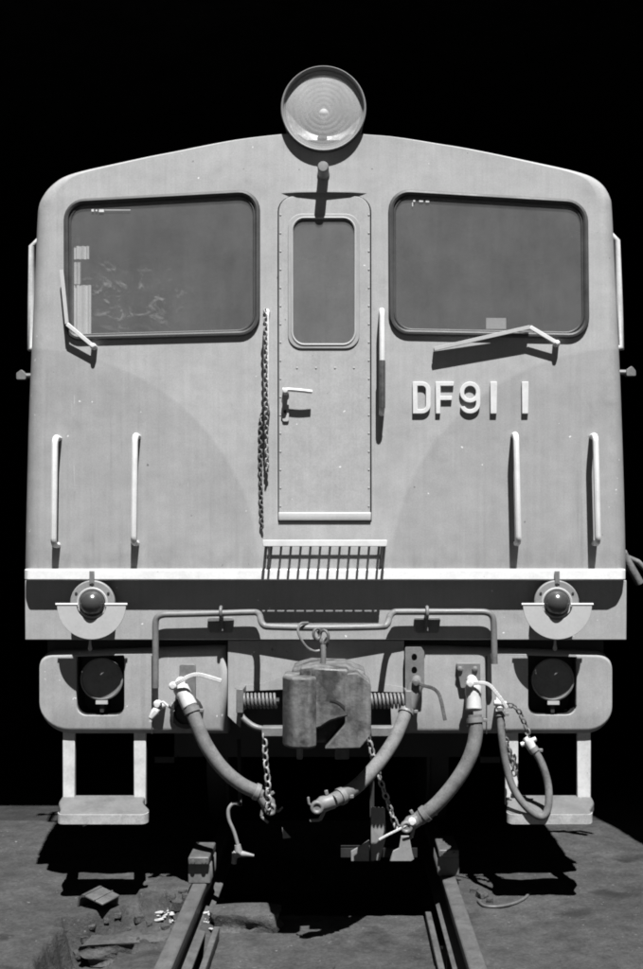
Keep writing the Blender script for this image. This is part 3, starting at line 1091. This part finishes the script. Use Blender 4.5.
# wire ring and shackle on the lever
rp = [at(300, 627, YM - .02), at(304, 623, YM - .03), at(309, 625, YM - .03), at(300, 628, YM - .03)]
ringp = catmull([at(308, 623, YM), at(300.5, 624, YM - .03), at(298, 631, YM - .04), at(302, 641, YM - .04), at(309, 649, YM - .03), at(318, 651, YM - .02), at(324, 646, YM - .01)], 5)
MB().tube(ringp, .0058, 8).build('lifting_ring', M['steel'], lev)
mb = MB()
for (x, y, r, t) in ((317, 634, .018, .6), (324, 637, .022, -.5), (325, 643, .016, .9)):
    c = at(x, y, -.19)
    mb.tube([c + Matrix.Rotation(t, 3, 'Z') @ Vector((r * math.cos(R(k)), 0, r * math.sin(R(k)) * 1.3)) for k in range(0, 360, 30)], .0068, 7, closed=True)
mb.tube([at(316, 628, YM), at(319, 634, -.18)], .006, 7)
mb.build('shackle', M['darkchain'], lev)

# springs and side arms
def spring(x0, x1, y, lab):
    a, b = at(x0, y, -.06), at(x1, y, -.06)
    n = 9
    pts = []
    for k in range(n * 12 + 1):
        t = k / (n * 12)
        th = 2 * math.pi * n * t
        pts.append(Vector((a.x + (b.x - a.x) * t, -.06 + .030 * math.cos(th), a.z + .030 * math.sin(th))))
    o = MB().tube(pts, .0062, 7).build('spring', M['steel'], loco, 60)
    MB().tube([a + Vector((-.01, 0, 0)), b + Vector((.01, 0, 0))], .014, 8).build('spring_rod', M['black'], o)
    tag(o, lab)


spring(243, 277, 701, 'coil spring left of the coupler')
spring(370, 405, 701, 'coil spring right of the coupler')
for s, pts, blk in ((-1, [at(240, 700, -.06), at(240, 712, -.07), at(245, 720, -.08), at(258, 728, -.09), at(284, 731, -.12)], (237, 688, 244, 712)),
                    (1, [at(409, 704, -.06), at(407, 716, -.07), at(399, 724, -.08), at(388, 730, -.09), at(368, 732, -.12)], (405, 690, 411, 712))):
    mb = MB().tube(catmull(pts, 5), .013, 9)
    p, q = at(blk[0], blk[1], -.06), at(blk[2], blk[3], -.06)
    mb.box((p.x, -.10, q.z), (q.x, .09, p.z))
    p, q = at(262 if s < 0 else 371, 727, -.13), at(283 if s < 0 else 392, 736, -.13)
    mb.box((p.x, -.15, q.z), (q.x, -.08, p.z))
    mb.build('centring_arm', M['steel'], loco, 40, .003)
for p in ((251, 692), (272, 690)):
    q = at(*p, -.02)
mb = MB().prism([xz(240, 686, .03), xz(262, 684, .03), xz(284, 676, .03), xz(284, 690, .03), xz(240, 692, .03)], .050, .056)
mb.build('spring_plate', M['apron'], loco, 30)
mb = MB().prism([xz(368, 672, .03), xz(380, 684, .03), xz(404, 688, .03), xz(404, 693, .03), xz(368, 692, .03)], .050, .056)
mb.build('spring_plate', M['apron'], loco, 30)


# --- air hoses
def hose(pts, r, label, name='air_hose', m='hose', cuffs=True):
    path = catmull(pts, 7)
    rr = [r] * len(path)
    o = MB().tube(path, rr, 12).build(name, M[m], loco, 60)
    tag(o, label)
    if cuffs:
        for i in (1, len(path) - 4):
            d = (path[i + 1] - path[i]).normalized()
            MB().tube([path[i], path[i] + d * .022], r + .006, 12).build('clamp', M['steel'], o, 40)
            MB().bar(path[i] + d * .011 + Vector((r + .002, 0, 0)), path[i] + d * .011 + Vector((r + .022, 0, 0)), .014, .014).build('clamp_lug', M['steel'], o, 30, .002)
    return o


def cock(p0, p1, r, m, lever, lm, parent, flange=None):
    """angle cock: body from p0 (pipe end) to p1 (hose end)"""
    p0, p1 = Vector(p0), Vector(p1)
    d = (p1 - p0)
    mb = MB().tube([p0, p0 + d * .12, p0 + d * .14, p0 + d * .45, p0 + d * .5, p0 + d * .95, p1], [r * .7, r * .8, r * 1.0, r * 1.0, r * .92, r * 1.0, r * .95], 14)
    mb.tube([p0 + Vector((0, .09, .01)), p0 + Vector((0, .02, .005)), p0 + d * .15], [r * .6, r * .65, r * .8], 12)
    o = mb.build('angle_cock', M[m], parent, 50)
    return o


def lever_bar(pts, w, m, parent):
    P = catmull(pts, 5)
    mb = MB()
    for a, b in zip(P, P[1:]):
        mb.bar(a, b + (b - a) * .1, w, .008)
    c = P[0]
    mb.lathe((c.x, c.y, c.z), [(.018, .02), (.018, -.010), (.011, -.016), (0, -.017)], 12)
    return mb.build('cock_handle', M[m], parent, 30, .002)


H1 = hose([at(190, 706, -.06), at(196, 722, -.075), at(206, 745, -.09), at(222, 768, -.10), at(242, 785, -.10), at(264, 795, -.09)], .031, 'grey air hose hanging left of the coupler')
cock(at(179, 685, -.02), at(190, 707, -.06), .036, 'brass', None, None, H1)
lever_bar([at(173, 686, -.07), at(181, 681, -.085), at(190, 676, -.085), at(200, 675, -.085), at(221, 681, -.08)], .018, 'brass', H1)
p, q = at(180, 664, YA2), at(196, 700, YA2)
MB().prism(round_poly([(p.x, p.z), (q.x, p.z), (q.x, q.z), (p.x, q.z)], .01, 2), YA2 - .02, YA2).build('pipe_bracket', M['steel'], H1, 30, .002)
c = at(187, 712, YA2)
MB().lathe((c.x, YA2, c.z), [(.075, 0), (.075, -.02), (.055, -.028), (.05, -.01), (0, -.01)], 20).build('pipe_flange', M['black'], H1)

H2 = hose([at(407.5, 708, -.06), at(403, 720, -.10), at(393, 742, -.20), at(377, 765, -.33), at(356, 787, -.44), at(333, 801, -.52)], .0295, 'grey air hose hanging right of the coupler')
cock(at(417, 682, -.02), at(408, 708, -.06), .034, 'steel', None, None, H2)
lever_bar([at(416, 683, -.07), at(425, 686, -.085), at(434, 689, -.085), at(440, 697, -.085), at(445, 720, -.08)], .016, 'iron', H2)
p, q = at(405, 647, .03), at(424, 688, .03)
tri = round_poly([(p.x, p.z), (q.x - .012, p.z), (q.x, p.z - .02), (q.x, q.z), (p.x, q.z)], .006, 2)
holes = []
for py in (657, 670):
    c = at(414, py, .03)
    holes.append([(c.x + .013 * math.cos(R(t)), c.z + .017 * math.sin(R(t))) for t in range(0, 360, 36)])
MB().prism(tri, .01, .03, holes=holes).build('pipe_bracket', M['steel'], H2, 30, .002)
MB().box((p.x + .005, .031, q.z + .01), (q.x - .005, YA2 + .01, p.z - .01)).build('bracket_block', M['black'], H2)

H3 = hose([at(474.5, 715, -.06), at(475.5, 735, -.075), at(470, 757, -.09), at(457, 780, -.10), at(438, 803, -.10), at(419, 819, -.09)], .032, 'grey air hose with white valve, right of the bracketed hose')
cock(at(473, 683, -.02), at(474, 710, -.06), .037, 'brass', None, None, H3)
lever_bar([at(470, 684, -.07), at(480, 683, -.085), at(489, 685, -.085), at(497, 694, -.085), at(507, 708, -.08)], .016, 'brass', H3)
p, q = at(456, 663, YA2 - .012), at(480, 688, YA2 - .012)
hb = MB().prism(round_poly([(p.x, p.z), (q.x, p.z), (q.x, q.z + .03), (q.x - .03, q.z), (p.x + .02, q.z)], .006, 2), YA2 - .026, YA2).build('pipe_bracket', M['steel'], H3, 30, .002)
for px in (460, 475):
    c = at(px, 669, YA2 - .03)
    MB().lathe((c.x, YA2 - .026, c.z), [(.013, 0), (.013, -.01), (.006, -.014), (0, -.014)], 6).build('bolt', M['steel'], H3)

H4 = hose([at(500, 708, -.03), at(501.5, 735, -.06), at(506, 765, -.07), at(514, 790, -.09), at(528, 809, -.11), at(541, 817, -.11), at(548, 808, -.10), at(548, 785, -.08), at(541, 762, -.06), at(531, 746, -.04)], .0165,
          'thin looped hose in front of the right step', 'thin_hose')
mb = MB().tube([at(499, 698, .04), at(499.5, 704, -.01), at(500, 714, -.035)], [.014, .019, .02], 10)
mb.tube([at(494, 703, -.03), at(506, 704, -.03)], .012, 8)
mb.build('hose_tap', M['brass'], H4, 50)
mb = MB().tube([at(533, 750, -.045), at(528, 741, -.035)], [.02, .024], 10)
mb.tube([at(521, 745, -.035), at(536, 739, -.035)], .011, 8)
mb.tube([at(525, 738, -.035), at(532, 748, -.05)], .013, 8)
mb.build('hose_plug', M['brass'], H4, 50)
chain([at(505, 704, -.02), at(516, 708, -.02), at(522, 718, -.01), at(527, 730, -.01), at(529, 740, -.03)], .036, .0042, M['darkchain'], 'plug_chain', H4)
chain([at(501, 715, -.03), at(506, 740, .0), at(512, 760, .0), at(514, 775, .0)], .036, .0042, M['darkchain'], 'plug_chain', H4)


def gladhand(p, d, m, parent, flip=1):
    p, d = Vector(p), Vector(d).normalized()
    n = Vector((0, -1, 0))
    s = d.cross(n).normalized() * flip
    mb = MB().tube([p, p + d * .03, p + d * .05, p + d * .08], [.030, .031, .033, .018], 12)
    mb.lathe(tuple(p + d * .07 + n * .03 + Vector((0, .0, 0))), [(.027, .02), (.027, -.002), (.024, -.006), (.015, -.006), (.013, .0), (0, .0)], 16)
    mb.bar(p + d * .04 + s * .02, p + d * .075 + s * .056, .014, .016)
    mb.bar(p + d * .075 + s * .056, p + d * .115 + s * .046, .011, .015)
    mb.tube([p + d * .085, p + d * .10 - s * .02, p + d * .095 - s * .045], .006, 6)
    mb.bar(p + d * .02 - s * .03, p + d * .02 - s * .050, .014, .014)
    return mb.build('gladhand', M[m], parent, 40, .003)


gladhand(at(262, 795, -.09), (.5, -.1, -.7), 'steel', H1)
gladhand(at(334, 801, -.52), (-1, -.15, -.28), 'steel', H2, -1)
gladhand(at(420, 818, -.09), (-1, -.1, -.55), 'steel', H3, -1)
lever_bar([at(412, 822, -.12), at(398, 830, -.13), at(386, 836, -.13), at(379, 840, -.13)], .010, 'brass', H3)

# small tap at left end of the lever
tap = MB().tube([at(163, 706, YA2), at(159, 707, .0), at(155, 712, -.03), at(151, 718, -.03)], [.014, .016, .018, .012], 9)
tap.tube([at(156, 704, -.02), at(163, 702, -.03), at(174, 711, -.03)], .0055, 7)
tap.lathe(tuple(at(157.5, 704.5, -.02)), [(.018, .02), (.02, 0), (.012, -.015), (0, -.016)], 10)
tap.tube([at(152, 714, -.03), at(150.5, 722, -.03)], [.010, .008], 8)
tap.build('drain_tap', M['brass'], loco, 50)

# --- steps
def step(xl, xr, y_top, px0, px1, label):
    """xl, xr: hanger pixel spans; plate front edge px0..px1"""
    Yf, Yb = -.10, .118
    zt = at(0, 733, Yb).z
    zp = at(0, 815, Yf).z
    sl = (at(0, 795, Yb).z - zp) / (Yb - Yf)
    a, b = at(px0, 815, Yf), at(px1, 815, Yf)
    la, rb = at(xl[0], 795, Yb), at(xr[1], 795, Yb)
    plan = round_poly([(la.x, Yb), (la.x, Yb - .08), (a.x, Yf + .06), (a.x, Yf), (b.x, Yf), (b.x, Yf + .06), (rb.x, Yb - .08), (rb.x, Yb)],
                      [0, .1, .04, .03, .03, .04, .1, 0], 5)
    mb = MB().prism(plan, zp - .042, zp, 'Z')
    for v in mb.bm.verts: v.co.z += (v.co.y - Yf) * sl
    o = mb.build('step', M['step'], loco, 35, .008, 3)
    tag(o, label)
    fr = [p for p in plan if p[1] < Yf + .045]
    cxp = (a.x + b.x) / 2
    ou = [(cxp + (x - cxp) * 1.012, y - .004) for x, y in fr]
    nb = MB().prism(ou + fr[::-1], zp - .040, zp + .0015, 'Z')
    for v in nb.bm.verts: v.co.z += (v.co.y - Yf) * sl
    nb.build('nosing', M['nosing'], o, 35)
    for (u0, u1) in (xl, xr):
        t0, t1 = at(u0, 735, Yb - .02), at(u1, 735, Yb - .02)
        MB().box((t0.x, Yb - .026, zp), (t1.x, Yb - .002, zt + .06)).build('hanger', M['hanger'], o, 30, .003)
    return o


step((63, 75), (134, 146), 795, 57, 147, 'pale footstep hanging below the left lamp pocket')
step((505, 518), (577, 590.5), 795, 508, 593, 'pale footstep hanging below the right lamp pocket')

# --- things under the nose
mb = MB().prism([xz(371, 808, .2), xz(385, 808, .2), xz(386, 838, .2), xz(380, 861, .2), xz(371, 861, .2)], .2, .215)
g = mb.build('guard_bracket', M['lamp_face'], loco, 30, .002)
MB().prism([xz(351, 861, .2), xz(351, 851, .2), xz(362, 845, .2), xz(369, 840, .2), xz(369, 861, .2)], .19, .205).build('gusset', M['lamp_face'], g, 30, .002)
MB().prism([xz(389, 861, .2), xz(393, 851, .2), xz(399, 848, .2), xz(401, 836, .2), xz(409, 836, .2), xz(412, 852, .2), xz(414, 859, .2), xz(411, 861, .2)], .19, .205).build('gusset', M['lamp_face'], g, 30, .002)
p, q = at(330, 861, .2), at(430, 870, .2)
MB().box((p.x + .05, .34, q.z + .02), (q.x - .05, .40, p.z + .02)).build('cross_member', M['black'], g)
MB().bar(at(372, 740, .3), at(372, 862, .22), .02, .02).build('guard_post', M['black'], g)
MB().prism([xz(282, 828, .2), xz(291, 838, .2), xz(283, 839, .2)], .2, .21).build('gusset', M['lamp_face'], g)

sp = MB().tube(catmull([at(239, 804, .12), at(233, 804, .12), at(228.5, 810, .12), at(229, 820, .12), at(234, 832, .12), at(238, 846, .12), at(239, 852, .12)], 5), .0085, 8)
sp.tube([at(237.5, 845, .12), at(239, 855, .12)], [.014, .02], 10)
sp.tube([at(234, 855, .12), at(241, 854, .12), at(254, 856, .12)], [.018, .016, .006], 8)
sp.tube([at(235, 853, .12), at(234, 864, .12)], [.014, .012], 8)
o = sp.build('sand_pipe', M['lamp_face'], loco, 50)
MB().bar(at(239, 740, .3), at(240, 806, .13), .016, .016).build('pipe_hanger', M['black'], o)

# bogies
def wheelset(y):
    mb = MB()
    mb.tube([Vector((-.72, y, .43)), Vector((.72, y, .43))], .07, 14)
    ax = mb.build('wheelset', M['black'], loco)
    for s in (-1, 1):
        prof = [(.07, s * .50), (.20, s * .51), (.36, s * .51), (.44, s * .508), (.458, s * .515), (.458, s * .530), (.432, s * .538), (.43, s * .63), (.36, s * .632), (.2, s * .60), (.07, s * .63)]
        MB().lathe((0, y, .4305), prof, 40, 'X').build('wheel', M['black'], ax)


for y in (1.25, 3.25, 6.0, 8.0): wheelset(y)
for y0, y1 in ((.7, 3.8), (5.4, 8.6)):
    mb = MB()
    for s in (-1, 1): mb.box((s * .78, y0, .42), (s * .88, y1, .80))
    mb.box((-.88, y0, .45), (.88, y0 + .1, .75))
    mb.build('bogie_frame', M['black'], loco)

# --- cab side fittings
for pts in ([at(32.5, 240, .28), at(31.5, 300, .28), at(30.5, 355, .28)], [at(616.5, 234, .28), at(619, 300, .28), at(621.5, 354, .28)]):
    s = -1 if pts[0].x < 0 else 1
    mb = MB().tube([pts[0] + Vector((-s * .22, 0, .0)), pts[0] + Vector((-s * .03, 0, 0)), pts[0] + Vector((0, 0, -.03)), pts[1], pts[2] + Vector((0, 0, .03)), pts[2] + Vector((-s * .22, 0, 0))], .017, 9)
    mb.build('handrail', M['hanger'], loco, 60)
for px, py, s in ((21.5, 376, -1), (629.5, 372.5, 1)):
    c = at(px, py, .5)
    mb = MB().tube([c + Vector((-s * .25, 0, 0)), c], [.018, .014], 8)
    mb.prism(round_poly([(c.x - .02, c.z - .02), (c.x + .028, c.z - .02), (c.x + .026, c.z + .006), (c.x + .006, c.z + .03), (c.x - .02, c.z + .012)], .006, 2), c.y - .02, c.y + .02)
    mb.build('side_lamp', M['steel'], loco, 30, .002)
mb = MB().tube([at(622, 552, .5), at(632, 570, .5), at(640, 584, .5)], .022, 8)
mb.tube([at(624, 556, .5), at(638, 562, .52), at(650, 574, .5)], .014, 8)
mb.tube([at(600, 552, .5), at(626, 554, .5)], .02, 8)
mb.build('side_pipe', M['iron'], loco, 50)

# ------------------------------------------------------------------ things on the track and ground
def chock(x, y, label):
    e = bpy.data.objects.new('wheel_chock', None); COL.objects.link(e)
    e.location = (x, y, 0.001)
    tag(e, label, 'chock', 'chock blocks on the rails')
    MB().prism(round_poly([(-.05, 0), (.05, 0), (.05, .085), (-.05, .085)], .004, 2), -.10, .12).build('block', M['timber'], e, 30, .005)
    MB().box((-.047, -.125, .089), (.047, .14, .125)).build('cap', M['rail'], e, 30, .006)
    MB().box((-.04, -.108, .086), (-.01, -.10, .10)).build('cleat', M['rail'], e, 30, .002)
    for s in (-1, 1):
        MB().lathe((s * .025, -.126, .106), [(.010, .002), (.010, -.007), (0, -.008)], 6).build('bolt', M['rail'], e)


p = gp(203, 884, 0.0)
chock(-RX, p.y + .10, 'timber chock with iron cap on the left rail')
chock(RX, gp(456, 876, 0).y + .10, 'timber chock with iron cap on the right rail')


def lump(c, size, seed, m, name, label, cat, group=None, sub=3, rot=0, flat=.3):
    bm = bmesh.new()
    bmesh.ops.create_cube(bm, size=1)
    bmesh.ops.subdivide_edges(bm, edges=bm.edges[:], cuts=sub, use_grid_fill=True)
    for v in bm.verts:
        q = v.co.normalized() * .5
        v.co = v.co.lerp(q, flat)
        n = noise.noise_vector(v.co * 2.1 + Vector((seed * 3.7, seed, 0)))
        n2 = noise.noise_vector(v.co * 6 + Vector((seed, seed * 2.3, 1)))
        v.co += n * .16 + n2 * .03
        v.co = Vector((v.co.x * size[0], v.co.y * size[1], v.co.z * size[2]))
    for f in bm.faces: f.smooth = True
    for e in bm.edges:
        if len(e.link_faces) == 2 and e.calc_face_angle(0) > R(32): e.smooth = False
    me = bpy.data.meshes.new(name); bm.to_mesh(me); bm.free()
    me.materials.append(m)
    o = bpy.data.objects.new(name, me); COL.objects.link(o)
    o.location = c; o.rotation_euler.z = rot
    tag(o, label, cat, group)
    return o


def on_ground(px, py):
    """where the sight line of a photo pixel meets the ground or the slab"""
    d = 4.0
    while d < 7:
        p = Vector((CX + (px - VPX) * K * d, CY + d, CZ - (py - VPY) * K * d))
        h = hgt(p.x, p.y)
        if abs(p.x) < .44 and p.y < .02: h = max(h, -.14)
        if p.z <= h: return p
        d += .004
    return p


def put(px, py, size, seed, m, label, cat='rubble', group=None, name='concrete_chunk', sink=.22, **kw):
    p = on_ground(px, py)
    p.z += size[2] * (.5 - sink)
    return lump(p, size, seed, m, name, label, cat, group, **kw)


put(247, 927, (.29, .17, .10), 2, M['chunk'], 'flat broken concrete piece inside the left rail', sub=7, flat=.1)
put(128, 950, (.34, .26, .09), 3, M['chunk'], 'low concrete block in the trench foreground', sub=9, flat=.06, rot=.15)
rub = [(178, 908, .05), (186, 899, .035), (183, 893, .03), (210, 900, .045), (219, 902, .055), (226, 907, .05), (222, 896, .04), (188, 906, .03), (171, 899, .04),
       (482, 898, .045), (474, 893, .04), (490, 903, .03), (433, 908, .10), (443, 904, .05), (92, 928, .03), (106, 922, .022), (118, 917, .03), (139, 921, .035), (149, 925, .025), (84, 941, .03), (96, 952, .02), (165, 930, .03), (77, 957, .035), (129, 930, .02)]
for i, (px, py, s) in enumerate(rub):
    put(px, py, (s, s * random.uniform(.7, 1.2), s * random.uniform(.6, 1)), 10 + i, M['chunk'], 'small piece of broken rubble beside the rails', 'rubble', 'rubble beside the rails', 'rubble', sub=2, rot=random.uniform(0, 3))
for i in range(60):
    if i % 2: px, py, lb, gr = random.gauss(164, 7), random.gauss(915, 4), 'crumb of white lime scattered left of the left rail', 'lime crumbs left of the rail'
    else: px, py, lb, gr = random.gauss(209, 4), random.gauss(917, 5), 'crumb of white lime scattered inside the left rail', 'lime crumbs inside the rail'
    s = random.choice((.005, .007, .010, .013, .018, .026))
    put(px, py, (s * 1.6, s * 1.1, s * .32), 40 + i, M['lime'], lb, 'lime', gr, 'lime_crumb', sub=3, rot=random.uniform(0, 3), flat=.6, sink=.35)
put(440, 949, (.03, .02, .014), 60, M['lime'], 'pale pebble lying inside the right rail', 'pebble', None, 'pebble', sub=2)

# bent plate on the trench edge
e = gp(101, 897, -.02)
pl = bpy.data.objects.new('bent_plate', None); COL.objects.link(pl); pl.location = e; pl.rotation_euler = (R(6), R(12), R(-30))
tag(pl, 'bent steel plate straddling the trench edge below the left step', 'plate')
MB().box((-.045, -.055, 0), (.06, .055, .011)).build('top', M['rail'], pl, 30, .004)
MB().prism([(-.046, .0), (-.046, .011), (-.062, .008), (-.080, -.012), (-.088, -.10), (-.078, -.10), (-.070, -.016), (-.058, -.002)], -.055, .055).build('leg', M['rail'], pl, 40)
MB().box((.012, -.056, .011), (.018, .056, .0145)).build('rib', M['rail'], pl)
MB().box((-.03, .05, -.09), (.05, .06, .0)).build('back_flange', M['rail'], pl)

# low curved hoop lying on the ground at right
pts = [gp(x, y, GZ + .004) for x, y in ((478, 901), (484, 906), (497, 907), (513, 904), (524, 899), (530, 893))]
tag(MB().tube(catmull(pts, 5), .007, 8).build('iron_hoop', M['rail'], None, 60), 'curved iron hoop half buried in the ground right of the rails', 'hoop')
